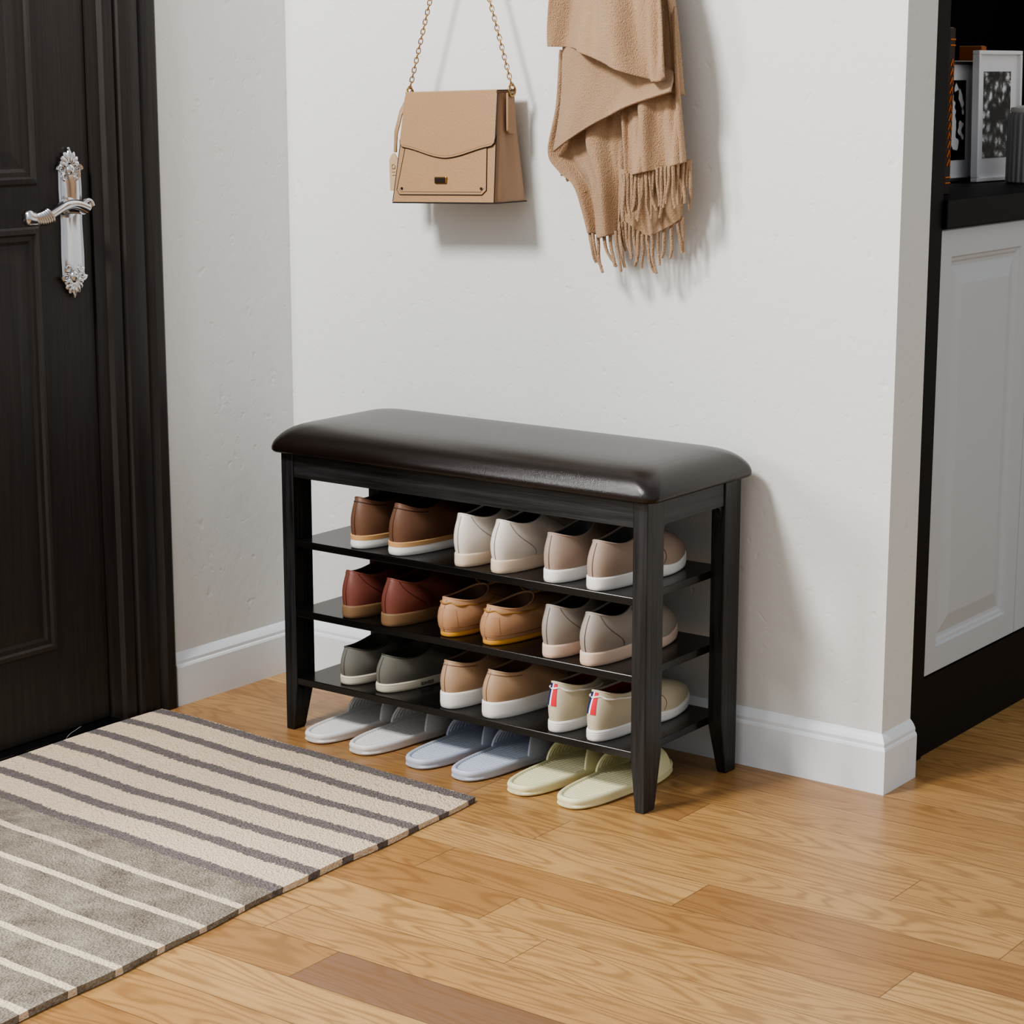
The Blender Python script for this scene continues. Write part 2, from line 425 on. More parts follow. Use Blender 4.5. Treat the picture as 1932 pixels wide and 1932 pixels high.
def patch(name,S,u0,u1,v0,v1,o,mat,nu=8,nv=6):
    V=[];F=[]
    for j in range(nv+1):
        for i in range(nu+1): V.append(tuple(S(u0+(u1-u0)*i/nu,v0+(v1-v0)*j/nv,o)))
    for j in range(nv):
        for i in range(nu):
            a=j*(nu+1)+i; F.append((a,a+1,a+nu+2,a+nu+1))
    return mesh(name,V,F,mat)
def shoe(kind,x,y,z,P,rot=0.0,label='',group=''):
    Bf,Cf,S=surf(P); n=72; us=[2*pi*i/n for i in range(n)]
    E=empty(kind,(x,y,z),(0,0,math.radians(rot))); tag(E,label,'shoe',group)
    R=[[tuple(S(u,j/13)) for u in us] for j in range(14)]
    cen=Vector((P['side']*.002,(P['c0']+P['c1'])/2,0))
    def inn(u,k,dz):
        c=Cf(u); d=c-cen; d.z=0; 
        return tuple(Vector((c.x,c.y,c.z+dz))-d.normalized()*k)
    R.append([inn(u,.0010,.0012) for u in us]); R.append([inn(u,.0026,.0004) for u in us])
    child(loft('upper',R,P['up'],False,False,auto=70),E)
    child(tubes('collar_binding',[([inn(u,.0014,.0002) for u in us],.0019,True)],P['st'] if P.get('bind') else P['up'],8),E)
    R=[[inn(u,.0026,.0004) for u in us],[inn(u,.003,-.008) for u in us]]
    zi=P['th']+.006
    for k in (.35,.7,1.0):
        rr=[]
        for u in us:
            c=Vector(inn(u,.003,-.008)); rr.append((c.x,c.y,c.z+(zi-c.z)*k))
        R.append(rr)
    l=child(loft('lining',R,P['li'],False,True,auto=60),E)
    e=P.get('welt',.002); L=P['L']
    def so(u,ex,z):
        b=Bf(u); return (b.x*(1+ex/(P['W']/2)),(b.y-L/2)*(1+ex/(L/2))+L/2,z)
    def ztop(u): return Bf(u).z
    def zbot(u):
        s=(1-math.cos(u))/2; return max(0,(s-.8)/.2)**2*P.get('spring',.008)
    if 'two' in P:
        f2=.68
        R=[[so(u,e-.003,zbot(u)) for u in us],[so(u,e,zbot(u)+.002) for u in us],[so(u,e+.001,zbot(u)+(ztop(u)-zbot(u))*f2*.5) for u in us],[so(u,e,zbot(u)+(ztop(u)-zbot(u))*f2) for u in us]]
        child(loft('sole',R,P['so'],auto=50),E)
        R=[[so(u,e+.0005,zbot(u)+(ztop(u)-zbot(u))*f2) for u in us],[so(u,e+.001,ztop(u)) for u in us],[so(u,e-.001,ztop(u)+.001) for u in us],[so(u,-.003,ztop(u)+.001) for u in us]]
        w=child(loft('welt',R,P['two'],auto=50),E)
    else:
        g=P.get('groove',0)
        prof=[(e-.003,0),(e-.0005,.08),(e+.0006,.3)]
        if g: prof+=[(e+.0006,.70),(e-.0006,.73),(e-.0006,.77),(e+.0006,.80)]
        prof+=[(e+.0004,.85),(e,.95),(e-.0015,1.0),(-.003,1.02)]
        R=[[so(u,a,zbot(u)+(ztop(u)-zbot(u))*k) for u in us] for a,k in prof]
        child(loft('sole',R,P['so'],auto=50),E)
    if P.get('seams'):
        each('stitching',[([tuple(S(u,v,.0004)) for u,v in path],.0008) for path in P['seams']],P['st'],5,E)
    if P.get('lace'):
        V=[];F=[];nu,nv=8,8
        for j in range(nv+1):
            for i in range(nu+1):
                a=(i/nu-.5)*2; t=j/nv
                yy=P['c1']+.022-.048*t; zz=P['hf']-.004+.018*t-.005*a*a
                V.append((a*.017+P['side']*.002,yy,zz))
        for j in range(nv):
            for i in range(nu):
                a=j*(nu+1)+i; F.append((a,a+1,a+nu+2,a+nu+1))
        o=mesh('tongue',V,F,P['tg']); sm=o.modifiers.new('s','SOLIDIFY'); sm.thickness=.003; child(o,E)
        pts=[]
        for k in range(4):
            v=.97-.085*k; du=.36; row=[]
            for i in range(9):
                u=pi-du+2*du*i/8; p=S(u,v-.02*math.cos((u-pi)*4),.0022); row.append(tuple(p))
            pts+=row if k%2==0 else row[::-1]
        child(tubes('laces',[(pts,.0018)],P['lace'],6),E)
        c=S(pi,1.0,.002)
        each('lace_bow',[([(c.x+sgn*(.002+.020*math.sin(t*.33)),c.y+.004-.0012*t,c.z+.004+.006*math.sin(t*.5)) for sgn,t in [(1,q) for q in range(9,-1,-1)]+[(-1,q) for q in range(10)]],.0016)],P['lace'],6,E)
    if P.get('boat'):
        pts=[]
        for i in range(65):
            t=i/64; pts.append(tuple(S(-1.9+3.8*t,.86+.02*math.sin(t*pi*8),.0004+.0016*math.cos(t*pi*12))))
        each('laces',[(pts,.0017)],P['boat'],6,E)
        c=S(pi,1.0,.002)
        each('lace_bow',[([(c.x+sgn*(.002+.022*math.sin(t*.33)),c.y-.004*t*.3+.01,c.z+.004+.006*math.sin(t*.5)) for sgn,t in [(1,q) for q in range(9,-1,-1)]+[(-1,q) for q in range(10)]],.0017)],P['boat'],6,E)
    for nm,u0,u1,v0,v1,mt in P.get('patches',[]):
        child(patch(nm,S,u0,u1,v0,v1,.0010,mt),E)
    return E,S,so
def smat(name,c,rough=.5,bs=150,bst=.1): return simple(name,c,rough,bs=bs,bst=bst,var=.06,vs=30,bd=.001)
m_lin=simple('shoe_lining_dark',(30,26,25),.8); m_linb=simple('shoe_lining_brown',(70,48,34),.8); m_ling=simple('shoe_lining_grey',(88,86,84),.85)
heelseam=[[(0,.02+.93*i/10) for i in range(11)]]
quarter=lambda a:[[(sg*(.55+.55*math.sin(i/12*pi/2)),.98-.96*i/12) for i in range(13)] for sg in (1,-1)] if a else []
vamp=[[(sg*(1.75+.35*i/12),.04+.9*(i/12)) for i in range(13)] for sg in (1,-1)]
collar=[[(-1.3+2.6*i/24,.90) for i in range(25)]]
def P(**k):
    d=dict(L=.275,W=.088,side=1,th=.016,tt=.012,c0=.010,c1=.125,cw=.056,hh=.085,hs=.058,hf=.082)
    d.update(k); return d
z3,z2,z1=ZS[0]+TH,ZS[1]+TH,ZS[2]+TH
def pair(kind,xs,y,z,pr,label,group,rots=(0,0)):
    out=[]
    for i,x in enumerate(xs):
        q=dict(pr); q['side']=1 if i==0 else -1
        out.append(shoe(kind,x,y if not isinstance(y,tuple) else y[i],z,q,rots[i],label,group))
    return out
m_br=smat('brown_leather',(110,79,61),.45); m_wh=simple('white_rubber',(236,234,230),.5); m_tanw=simple('tan_welt',(200,158,110),.6)
pair('derby_shoe',(.163,.262),(-.325,-.328),z1,P(W=.094,L=.27,th=.024,tt=.020,hh=.092,hs=.064,hf=.098,up=m_br,li=m_lin,so=m_wh,two=m_tanw,seams=heelseam+vamp+collar,st=smat('dark_brown_thread',(66,42,32)),lace=smat('brown_lace',(74,50,38)),tg=m_br),
 'brown leather derby shoe with white sole and tan welt','brown derby shoes on the top shelf',(-1,-3))
m_wl=smat('offwhite_leather',(216,209,200),.4,90,.05); m_beige=simple('beige_rubber',(218,198,176),.55)
pair('oxford_shoe',(.403,.492),(-.329,-.331),z1,P(W=.082,L=.27,th=.024,tt=.018,hh=.092,hs=.068,hf=.101,bulge=.006,up=m_wl,li=m_linb,so=m_beige,seams=heelseam+quarter(1)+vamp,st=smat('grey_thread',(150,144,136)),lace=smat('offwhite_lace',(206,200,190)),tg=m_wl),
 'off-white smooth leather oxford shoe with beige sole','off-white oxford shoes on the top shelf',(0,-1))
m_tp=smat('taupe_suede',(162,143,129),.7); 
pair('casual_shoe',(.597,.695),(-.331,-.333),z1,P(W=.088,L=.260,th=.023,tt=.018,hh=.083,hs=.060,hf=.094,up=m_tp,li=m_ling,so=m_wh,seams=heelseam+vamp,st=smat('taupe_thread',(118,100,90)),lace=smat('taupe_lace',(96,84,78)),tg=m_tp),
 'taupe suede casual shoe with white sole','taupe shoes on the top shelf',(0,1))
m_rb=smat('red_brown_leather',(118,68,58),.4); m_gum=simple('gum_rubber',(126,98,70),.6)
pair('strap_shoe',(.143,.246),(-.329,-.332),z2,P(W=.092,L=.27,th=.024,tt=.016,hh=.086,hs=.060,hf=.092,up=m_rb,li=m_linb,so=m_gum,seams=heelseam+quarter(1)+vamp,st=smat('oxblood_thread',(76,40,34)),lace=smat('oxblood_strap',(94,50,40)),tg=m_rb,
  patches=[('strap',1.15,1.32,.15,.93,smat('strap_leather',(94,50,40),.4))]),
 'red-brown leather shoe with gum sole','red-brown leather shoes on the middle shelf',(-1,-2))
m_cam=smat('camel_suede',(186,144,110),.75,200,.2); m_yel=simple('yellow_gum_sole',(210,152,62),.6)
pair('boat_shoe',(.367,.468),(-.326,-.326),z2,P(W=.092,L=.265,th=.010,tt=.010,hh=.068,hs=.050,hf=.074,c1=.118,cw=.062,bulge=.007,welt=-.001,up=m_cam,li=smat('brown_boat_lining',(94,64,44)),so=m_yel,seams=heelseam+[[(-1.6+3.2*i/24,.16) for i in range(25)]]+vamp,st=smat('camel_thread',(142,100,68)),boat=smat('golden_rawhide_lace',(160,118,62)),
  patches=[('heel_patch',-.5,.5,.1,.72,smat('camel_heel_leather',(174,132,98),.6))]),
 'camel suede boat shoe with golden laces and yellow sole','camel boat shoes on the middle shelf',(-1,-3))
m_gr=smat('warm_grey_leather',(156,147,138),.55); m_pk=simple('pinkish_beige_rubber',(218,192,172),.55)
pair('oxford_shoe',(.594,.682),(-.331,-.333),z2,P(W=.083,L=.258,th=.024,tt=.018,hh=.090,hs=.064,hf=.098,bulge=.006,up=m_gr,li=m_linb,so=m_pk,seams=heelseam+quarter(1)+vamp,st=smat('grey_brown_thread',(106,96,88)),lace=smat('grey_lace',(128,118,110)),tg=m_gr),
 'warm grey leather shoe with pinkish beige sole','grey leather shoes on the middle shelf',(0,1))
m_ol=smat('grey_olive_canvas',(110,108,100),.85,300,.3); m_crs=simple('cream_rubber',(208,200,182),.6)
OL=pair('sneaker',(.126,.218),(-.318,-.318),z3,P(W=.090,L=.268,th=.017,tt=.015,hh=.068,hs=.046,hf=.080,cw=.060,up=m_ol,li=smat('olive_lining',(70,68,60)),so=m_crs,groove=1,bind=1,seams=heelseam+vamp,st=smat('olive_thread',(76,74,66)),lace=smat('olive_lace',(128,122,106)),tg=m_ol),
 'grey olive canvas sneaker with cream rubber sole','grey olive sneakers on the bottom shelf',(-2,-6))
m_tn=smat('tan_leather_sneaker',(178,148,120),.55)
TN=pair('sneaker',(.368,.470),(-.326,-.328),z3,P(W=.092,L=.27,th=.030,tt=.025,hh=.084,hs=.064,hf=.092,up=m_tn,li=smat('tan_lining',(124,92,70)),so=m_wh,seams=heelseam+vamp+collar,st=smat('tan_thread',(134,104,80)),lace=smat('tan_lace',(166,136,108)),tg=m_tn),
 'tan leather sneaker with thick white sole','tan sneakers on the bottom shelf',(-1,-4))
m_cr=smat('cream_canvas',(198,189,164),.8,300,.25); m_nv=simple('navy_stripe',(28,34,84),.7); m_rd=simple('red_stripe',(214,30,54),.7); m_ws=simple('white_stripe',(240,238,232),.7)
pts=[('stripe',-.40,-.14,.42,.98,m_nv),('stripe',-.14,-.05,.42,.98,m_ws),('stripe',-.05,.16,.42,.98,m_rd)]
CR=pair('boat_shoe',(.602,.692),(-.326,-.328),z3,P(W=.080,L=.283,th=.020,tt=.017,hh=.086,hs=.062,hf=.080,c1=.13,up=m_cr,li=simple('red_lining',(130,20,32),.8),so=m_wh,groove=1,seams=vamp,st=smat('cream_thread',(146,134,106)),boat=simple('white_cord',(236,232,224),.7),patches=pts),
 'cream canvas boat shoe with navy and red stripes','cream boat shoes on the bottom shelf',(0,1))
def text_on(parent,body,loc,rot,size,mat,name='lettering'):
    cu=bpy.data.curves.new(name,'FONT'); cu.body=body; cu.size=size; cu.extrude=.0002; cu.align_x='CENTER'; cu.align_y='CENTER'
    o=bpy.data.objects.new(name,cu); COL.objects.link(o)
    dg=bpy.context.evaluated_depsgraph_get(); me=bpy.data.meshes.new_from_object(o.evaluated_get(dg)); bpy.data.objects.remove(o)
    o=bpy.data.objects.new(name,me); me.materials.clear(); me.materials.append(mat); o.location=loc; o.rotation_euler=rot; COL.objects.link(o); o.parent=parent; return o
m_ink=simple('black_ink',(20,20,22),.6)
for E,S,so in OL:
    a=so(1.05,.0032,.0085); b=so(1.35,.0032,.0085)
    ang=math.atan2(b[1]-a[1],b[0]-a[0]); mid=((a[0]+b[0])/2+.0010,(a[1]+b[1])/2,.0078)
    text_on(E,'SEAVEES',mid,(pi/2,0,ang),.0085,m_ink)
for E,S,so in TN:
    pc=[S(1.95,.36,.0012),S(2.03,.48,.0012),S(2.11,.36,.0012),S(2.03,.24,.0012)]
    t=tubes('diamond_tag',[([tuple(p) for p in pc],.0008,True)],m_ink,5); child(t,E)
# ------------------------------------------------------------------ slides
def slide(x,y,mat,ribm,label,group,rot=0):
    L,Wd=.285,.102
    E=empty('slide_sandal',(x,y,0),(0,0,math.radians(rot))); tag(E,label,'sandal',group)
    def hw(s):
        return Wd/2*(max(0,4*s*(1-s)))**.30*interp(s,[0,.15,.42,.7,.88,1],[.88,.88,.86,1.0,.98,.9])
    def loop(ins,z,n=36):
        P_=[]
        for i in range(n+1):
            s=(1-math.cos(pi*i/n))/2; P_.append((max(0,hw(s)-ins),ins+(L-2*ins)*s,z+.006*max(0,s-.8)))
        for i in range(n-1,0,-1):
            s=(1-math.cos(pi*i/n))/2; P_.append((-max(0,hw(s)-ins),ins+(L-2*ins)*s,z+.006*max(0,s-.8)))
        return P_
    R=[loop(.005,0),loop(.0015,.002),loop(0,.005),loop(.0012,.009),loop(.0004,.011),loop(0,.015),loop(.001,.0185),loop(.003,.0200),loop(.0055,.0198),loop(.0070,.0180),loop(.0078,.0145)]
    child(loft('sole',R,mat,auto=50),E)
    V=[];F=[]; nr=36; ys=[]
    for i in range(nr):
        y0_=.010+(L-.020)*i/nr; p=(L-.020)/nr
        ys+=[(y0_,0),(y0_+p*.28,.0022),(y0_+p*.58,.0022),(y0_+p*.86,0)]
    for yy,dz in ys:
        s=min(.985,max(.015,yy/L)); w=hw(s)-.0076; z=.0150+dz+.006*max(0,s-.8)
        V+=[(-w,yy,z),(w,yy,z)]
    for i in range(len(ys)-1): F.append((2*i,2*i+1,2*i+3,2*i+2))
    child(mesh('footbed',V,F,ribm,False),E)
    nu,nv=32,16; V=[];F=[]
    def ss(ph,t):
        k=abs(math.cos(ph))**1.2; s0=.70-.21*k; s1=.84+.05*k; return s0+(s1-s0)*t
    for j in range(nv+1):
        t=j/nv
        for i in range(nu+1):
            ph=pi*i/nu; s=ss(ph,t)
            hh=.060-.012*t; c=math.cos(ph); sn=math.sin(ph)
            V.append(((hw(s)-.0004)*math.copysign(abs(c)**.85,c),L*s,.008+hh*sn**.85))
    for j in range(nv):
        for i in range(nu):
            a=j*(nu+1)+i; F.append((a,a+1,a+nu+2,a+nu+1))
    o=mesh('strap',V,F,mat); sm=o.modifiers.new('s','SOLIDIFY'); sm.thickness=.0042; sm.offset=-1
    bevel(o,.001,2,40); child(o,E)
    LL=[]
    for sg in (1,-1):
        for k in range(9):
            t=.05+.10*k; pts=[]
            for i in range(3,13):
                ph=pi*i/nu if sg>0 else pi-pi*i/nu
                s=ss(ph,t); hh=.060-.012*t; c=math.cos(ph)
                pts.append(((hw(s)-.0050)*math.copysign(abs(c)**.85,c),L*s,.008+hh*math.sin(ph)**.85-.003))
            LL.append((pts,.0015))
    each('strap_rib',LL,ribm,5,E)
    return E
def smat2(n,c): return simple(n,c,.5)
for xs,c,nm,y in (((.100,.210),(228,226,224),'white',-.381),((.342,.448),(190,197,212),'light blue',-.384),((.572,.679),(228,223,180),'pale yellow',-.390)):
    m1=smat2(nm.replace(' ','_')+'_foam',c); m2=smat2(nm.replace(' ','_')+'_foam_footbed',tuple(int(v*.93) for v in c))
    for i,x in enumerate(xs):
        slide(x,y-.003*i,m1,m2,nm+' foam slide sandal with ribbed footbed under the bench',nm+' slide sandals on the floor',(-3,-3)[i])
# ------------------------------------------------------------------ handbag
bx,bz=.209,.975
m_bag=simple('tan_bag_leather',(158,126,92),.5,bs=260,bst=.3,var=.04,vs=15)
m_bag2=simple('tan_bag_gusset',(160,128,100),.55,bs=260,bst=.3)
m_edge=simple('dark_edge_paint',(34,22,18),.5)
BG=empty('handbag',(bx,-.06,bz),(0,math.radians(-1.6),math.radians(1.0))); tag(BG,'tan leather flap handbag on a gold chain against the wall','handbag')
def fy_(z): return -.058+.036*(z/.195)
def hwz(z): return .117-.014*(z/.195)
R=[]
for i in range(14):
    t=i/13; z=.197*t; k=1-.02*max(0,(.03-t)/.03)-.03*max(0,(t-.95)/.05)
    zz=min(z,.195); w=hwz(zz)*k; f=fy_(zz); b=.038-.012*(zz/.195)
    gi=.010*math.sin(min(1,zz/.195)*pi); mid=f*.5+b*.5
    R.append([(-w+.004,f,z),(0,f-.001,z),(w-.004,f,z),(w,f+.005,z),(w+.002-gi*.2,f*.7+b*.3,z),(w-gi*.6,mid,z),(w+.002-gi*.2,f*.3+b*.7,z),(w,b-.005,z),(w-.004,b,z),(0,b,z),(-w+.004,b,z),(-w,b-.005,z),(-w-.002+gi*.2,f*.3+b*.7,z),(-w+gi*.6,mid,z),(-w-.002+gi*.2,f*.7+b*.3,z),(-w,f+.005,z)])
child(loft('body',R,m_bag2,auto=50),BG)
def bagpanel(name,pts,o0,o1,mat,bw=.0008):
    V=[(x,fy_(z)-o0,z) for x,z in pts]+[(x,fy_(z)-o1,z) for x,z in pts]; n=len(pts)
    F=[tuple(range(n))[::-1],tuple(range(n,2*n))]+[(i,(i+1)%n,n+(i+1)%n,n+i) for i in range(n)]
    o=mesh(name,V,F,mat,False); return child(bevel(o,bw),BG)
bagpanel('front_panel',[(-.1155,.004),(-.113,.002),(.113,.002),(.1155,.004),(.108,.12),(-.108,.12)],-.001,.003,m_bag)
def fl(x): 
    a=abs(x)/.112; return .098-.017*(math.cos(min(1,a)*pi)+1)/2+.004*a
flp=[(x*1.0,fl(x)) for x in [(-.110+.220*i/28) for i in range(29)]]
flp=[(-.108,.115),(-.107,.107),(-.102,.102)]+flp[2:-2]+[(.102,.102),(.107,.107),(.108,.115)]
top=[(.1045,.192),(.1015,.1975),(-.1015,.1975),(-.1045,.192)]
fo=bagpanel('flap',flp+top,.003,.0072,m_bag,.0012)
child(box('flap_top',-.1040,.1040,fy_(.197)-.0070,.030,.1945,.2005,m_bag,.003),BG)
def bline(pts,o,r=.0009): return ([(x,fy_(z)-o,z) for x,z in pts],r)
LN=[bline(flp,.0058,.0012),bline([(.108,.115),(.1045,.196)],.0058,.0012),bline([(-.1155,.0015),(.1155,.0015)],.003,.0014),bline([(.1155,.003),(.108,.12)],.003,.0012),bline([(-.1155,.003),(-.108,.12)],.003,.0008),
    ([(.1040,fy_(.199)-.006,.1985),(.1040,.030,.199)],.0013),([(.1165,fy_(0)-.000,.001),(.117,.037,.001)],.0013)]
each('edge_piping',LN,m_edge,6,BG)
pk=[(-.100,.016),(.088,.016),(.097,.024),(.090,.104),(-.095,.104),(-.107,.024)]
bagpanel('front_pocket',pk,.002,.0045,m_bag,.0008)
each('pocket_edge',[bline([pk[5]]+pk[:4],.0046,.0007),bline([pk[4],pk[5]],.0046,.0006),bline([(-.102,.027),(-.097,.021),(.085,.021),(.092,.028)],.0046,.0004)],m_edge,5,BG)
m_thr=simple('bag_stitching',(120,90,60),.7)
each('stitching',[bline([(x,z+.004) for x,z in flp[2:-2]],.0070,.0005)],m_thr,5,BG)
child(box('clasp',-.019,.008,fy_(.04)-.0085,fy_(.04)-.003,.036,.048,M_gold,.0012),BG)
child(box('clasp_inlay',-.016,.005,fy_(.04)-.0095,fy_(.04)-.0084,.0385,.0455,m_edge,.0003),BG)
L=[]
for x in (-.095,.086): L.append(([(x,fy_(.027)-.0045,.027),(x,fy_(.027)-.0065,.027)],.0024))
each('rivet',L,m_edge,8,BG)
for sg in (1,-1):
    xx=sg*.106
    o=prism('side_tab',[(-.012,.128),(-.006,.122),(.008,.122),(.014,.128),(.011,.194),(-.009,.194)],0,xx+sg*.004,xx+sg*.0085,m_bag,.0008); child(o,BG)
    P0=[(xx+sg*.010+.0*t,.001+.010*math.cos(t*pi/8),.198+.010*math.sin(t*pi/8)) for t in range(16)]
    child(tubes('ring',[(P0,.002,True)],M_gold,8),BG)
each('tag_cord',[([(-.112,-.01,.190),(-.119,-.022,.168),(-.127,-.030,.13),(-.1285,-.032,.092)],.0032),([(-.110,-.01,.190),(-.115,-.028,.16),(-.121,-.036,.125),(-.1275,-.033,.092)],.0025)],m_bag,6,BG)
m_tag=simple('pale_leather_tag',(184,160,126),.6)
child(bevel(prism('tag',[(-.141,.022),(-.120,.022),(-.120,.078),(-.1275,.090),(-.133,.090),(-.141,.078)],1,-.036,-.033,m_tag),.0008),BG)
m_emb=simple('embossed_mark',(130,100,70),.6)
each('tag_mark',[([(-.1345,-.0365,.050+.002*k),(-.1265,-.0365,.050+.002*k)],.0006) for k in (0,3,6)]+[([(-.1305+.004*math.cos(t*pi/6),-.0365,.066+.004*math.sin(t*pi/6)) for t in range(12)],.0006,True)],m_emb,4,BG)
def chain(p0,p1):
    p0,p1=Vector(p0),Vector(p1); d=p1-p0; n=int(d.length/.0088); t=d.normalized(); V=[];F=[]
    a=t.cross(Vector((0,1,0))).normalized(); b=t.cross(a)
    for i in range(n+1):
        c=p0+d*(i/n); ang=pi/2*(i%2)+.5; q=a*math.cos(ang)+b*math.sin(ang)
        P_=[tuple(c+t*.0064*math.cos(2*pi*k/12)+q*.0037*math.sin(2*pi*k/12)) for k in range(12)]
        v,f=tubegeo(P_,.0010,5,len(V),True); V+=v;F+=f
    return V,F
hk=(.009,.0,.572)
for sg in (-1,1):
    V,F=chain((sg*.116,.001,.206),hk); child(mesh('chain_strap',V,F,M_gold,True),BG)
def hook(x,z,ln=.088):
    e=empty('wall_hook',(x,0,z)); tag(e,'small black metal wall hook above the bench','hook')
    child(tubes('hook_arm',[([(0,-.006,0),(0,-.04,-.004),(0,-.07,-.006),(0,-ln,.004),(0,-ln-.006,.02)],.004)],M_blk),e)
    child(tubes('mounting_plate',[([(0,-.0002,0),(0,-.007,0)],.018)],M_blk,20),e)
hook(.209,1.548)
# ------------------------------------------------------------------ scarf
def sx(u,v,d=.05): return .409+.001095*(u-1048)+.000013*v+.74*(d-.05)
def sz(v,d=.05): return 1.332-.000905*v+.06*(d-.05)
def scloth():
    N=NT('camel_wool'); co=N.coord()
    a=N.noise(co,500,2); b=N.noise(co,12,2); w=N.noise(N.mapping(co,(900,300,300)),1,2)
    N.lk(N.mix(b,lin((164,134,106)),lin((182,151,121))),N.b.inputs['Base Color'])
    N.b.inputs['Roughness'].default_value=.9; N.b.inputs['Sheen Weight'].default_value=.15; N.b.inputs['Specular IOR Level'].default_value=.2
    N.bump(N.ma('ADD',a,w),.8,.0035); return N.m
M_sc=scloth()
SCF=empty('scarf',(.54,-.06,.87)); tag(SCF,'camel wool scarf with long fringe hanging against the wall','scarf')
def smooth(E,m=40):
    out=[]; n=len(E)-1
    for q in range(m+1):
        f=q/m*n; i=min(int(f),n-1); t=f-i
        p=[E[max(i-1,0)],E[i],E[i+1],E[min(i+2,n)]]
        out.append(tuple(.5*((2*p[1][c])+(-p[0][c]+p[2][c])*t+(2*p[0][c]-5*p[1][c]+4*p[2][c]-p[3][c])*t*t+(-p[0][c]+3*p[1][c]-3*p[2][c]+p[3][c])*t**3) for c in range(len(E[0]))))
    return out
def sheet(top,bot,fold,nf,ph,nu=56,nv=56,left=None,right=None):
    T_=smooth(top,nu); B_=smooth(bot,nu); V=[];F=[]
    Lf=smooth(left,nv) if left else None; Rt=smooth(right,nv) if right else None
    for j in range(nv+1):
        t=j/nv
        for i in range(nu+1):
            s=i/nu
            p=[T_[i][c]*(1-t)+B_[i][c]*t for c in range(3)]
            if Lf:
                lin_=[Lf[0][c]*(1-t)+Lf[-1][c]*t for c in range(3)]
                for c in range(3): p[c]+=(Lf[j][c]-lin_[c])*(1-s)
            if Rt:
                lin_=[Rt[0][c]*(1-t)+Rt[-1][c]*t for c in range(3)]
                for c in range(3): p[c]+=(Rt[j][c]-lin_[c])*s
            d=p[2]+fold*math.sin(s*nf*2*pi+ph+t*1.6)+fold*.45*math.sin(s*nf*4.3*pi+ph*2-t*2)+fold*.12*math.sin(s*nf*9*pi+t*5)
            d=max(d,.006)
            V.append((sx(p[0],p[1],p[2]),-d,sz(p[1],p[2])))
    for j in range(nv):
        for i in range(nu):
            a=j*(nu+1)+i; F.append((a,a+1,a+nu+2,a+nu+1))
    return V,F
def add(A,Bb):
    V,F=A; v,f=Bb; return V+v,F+[tuple(i+len(V) for i in q) for q in f]
G=([],[])
G=add(G,sheet([(1110,-260,.014),(1150,-265,.03),(1200,-260,.014)],[(1062,130,.055),(1150,150,.07),(1285,160,.05)],.012,1.5,.5))
G=add(G,sheet([(1066,95,.06),(1120,110,.07),(1176,130,.06)],[(1112,442,.062),(1128,452,.07),(1150,446,.075),(1169,436,.065)],.012,1.6,1.0,left=[(1066,95,.06),(1060,200,.06),(1043,288,.06),(1062,326,.06),(1088,352,.06),(1103,398,.06),(1112,442,.062)],right=[(1176,130,.06),(1174,230,.065),(1172,330,.065),(1169,436,.065)]))
G=add(G,sheet([(1172,120,.085),(1220,130,.095),(1276,20,.07)],[(1174,332,.092),(1200,328,.105),(1230,320,.094),(1262,312,.105),(1298,302,.075)],.012,1.8,2.2,right=[(1276,20,.07),(1288,170,.07),(1298,302,.075)]))
G=add(G,sheet([(1174,320,.058),(1235,310,.066),(1296,300,.055)],[(1172,404,.058),(1190,425,.066),(1217,446,.064),(1250,432,.064),(1288,408,.053)],.005,1.0,.3))
G=add(G,sheet([(1064,80,.085),(1130,90,.095),(1200,110,.10),(1262,140,.095)],[(1043,290,.078),(1085,258,.10),(1130,228,.112),(1178,204,.120),(1262,176,.112)],.006,.8,.2,left=[(1064,80,.085),(1060,190,.083),(1043,290,.078)]))
G=add(G,sheet([(1105,-260,.065),(1150,-262,.08),(1215,-255,.065)],[(1036,92,.10),(1072,98,.12),(1130,120,.13),(1190,150,.138),(1230,160,.13),(1259,152,.112)],.015,1.9,1.2,left=[(1105,-260,.065),(1050,-10,.09),(1036,92,.10)],right=[(1215,-255,.065),(1252,0,.10),(1259,152,.112)]))
G=add(G,sheet([(1180,-258,.05),(1205,-262,.06),(1225,-255,.04)],[(1215,170,.085),(1250,175,.09),(1290,180,.065)],.008,1.2,.4,right=[(1225,-255,.04),(1272,0,.06),(1290,180,.065)]))
G=([(x-.54,y+.06,z-.87) for x,y,z in G[0]],G[1])
cl=mesh('cloth',G[0],G[1],M_sc,True); sm=cl.modifiers.new('s','SOLIDIFY'); sm.thickness=.0042; sm.offset=0; child(cl,SCF)
FR=[]
def fringe(edge,n,ln,curl,sd,dw=0):
    random.seed(sd); E=smooth(edge,n-1)
    for i,(u,v,d) in enumerate(E):
        l=ln*(.85+.3*random.random()); c=curl+random.uniform(-10,10); pts=[]
        for k in range(9):
            t=k/8; uu=u+c*t*t*1.0+4*math.sin(t*5+i)*t; vv=v+l*t-4
            pts.append((sx(uu,vv,d)-.54,-(d+dw*t+.002*math.sin(t*4+i))+.06,sz(vv,d)-.87))
        FR.append((pts,[.0033*(1-.25*k/8) for k in range(9)]))
fringe([(1174,332,.092),(1200,328,.105),(1230,320,.094),(1262,312,.105),(1298,302,.075)],19,84,2,1)
fringe([(1172,404,.058),(1190,425,.066),(1217,446,.064),(1250,432,.064),(1288,408,.053)],14,66,4,2)
fringe([(1112,442,.062),(1128,452,.07),(1150,446,.075),(1169,436,.065)],7,68,14,3)
fringe([(1062,322,.06),(1075,338,.06),(1088,350,.06)],4,18,6,4)
each('fringe_strand',FR,M_sc,6,SCF)
hook(.540,1.552)
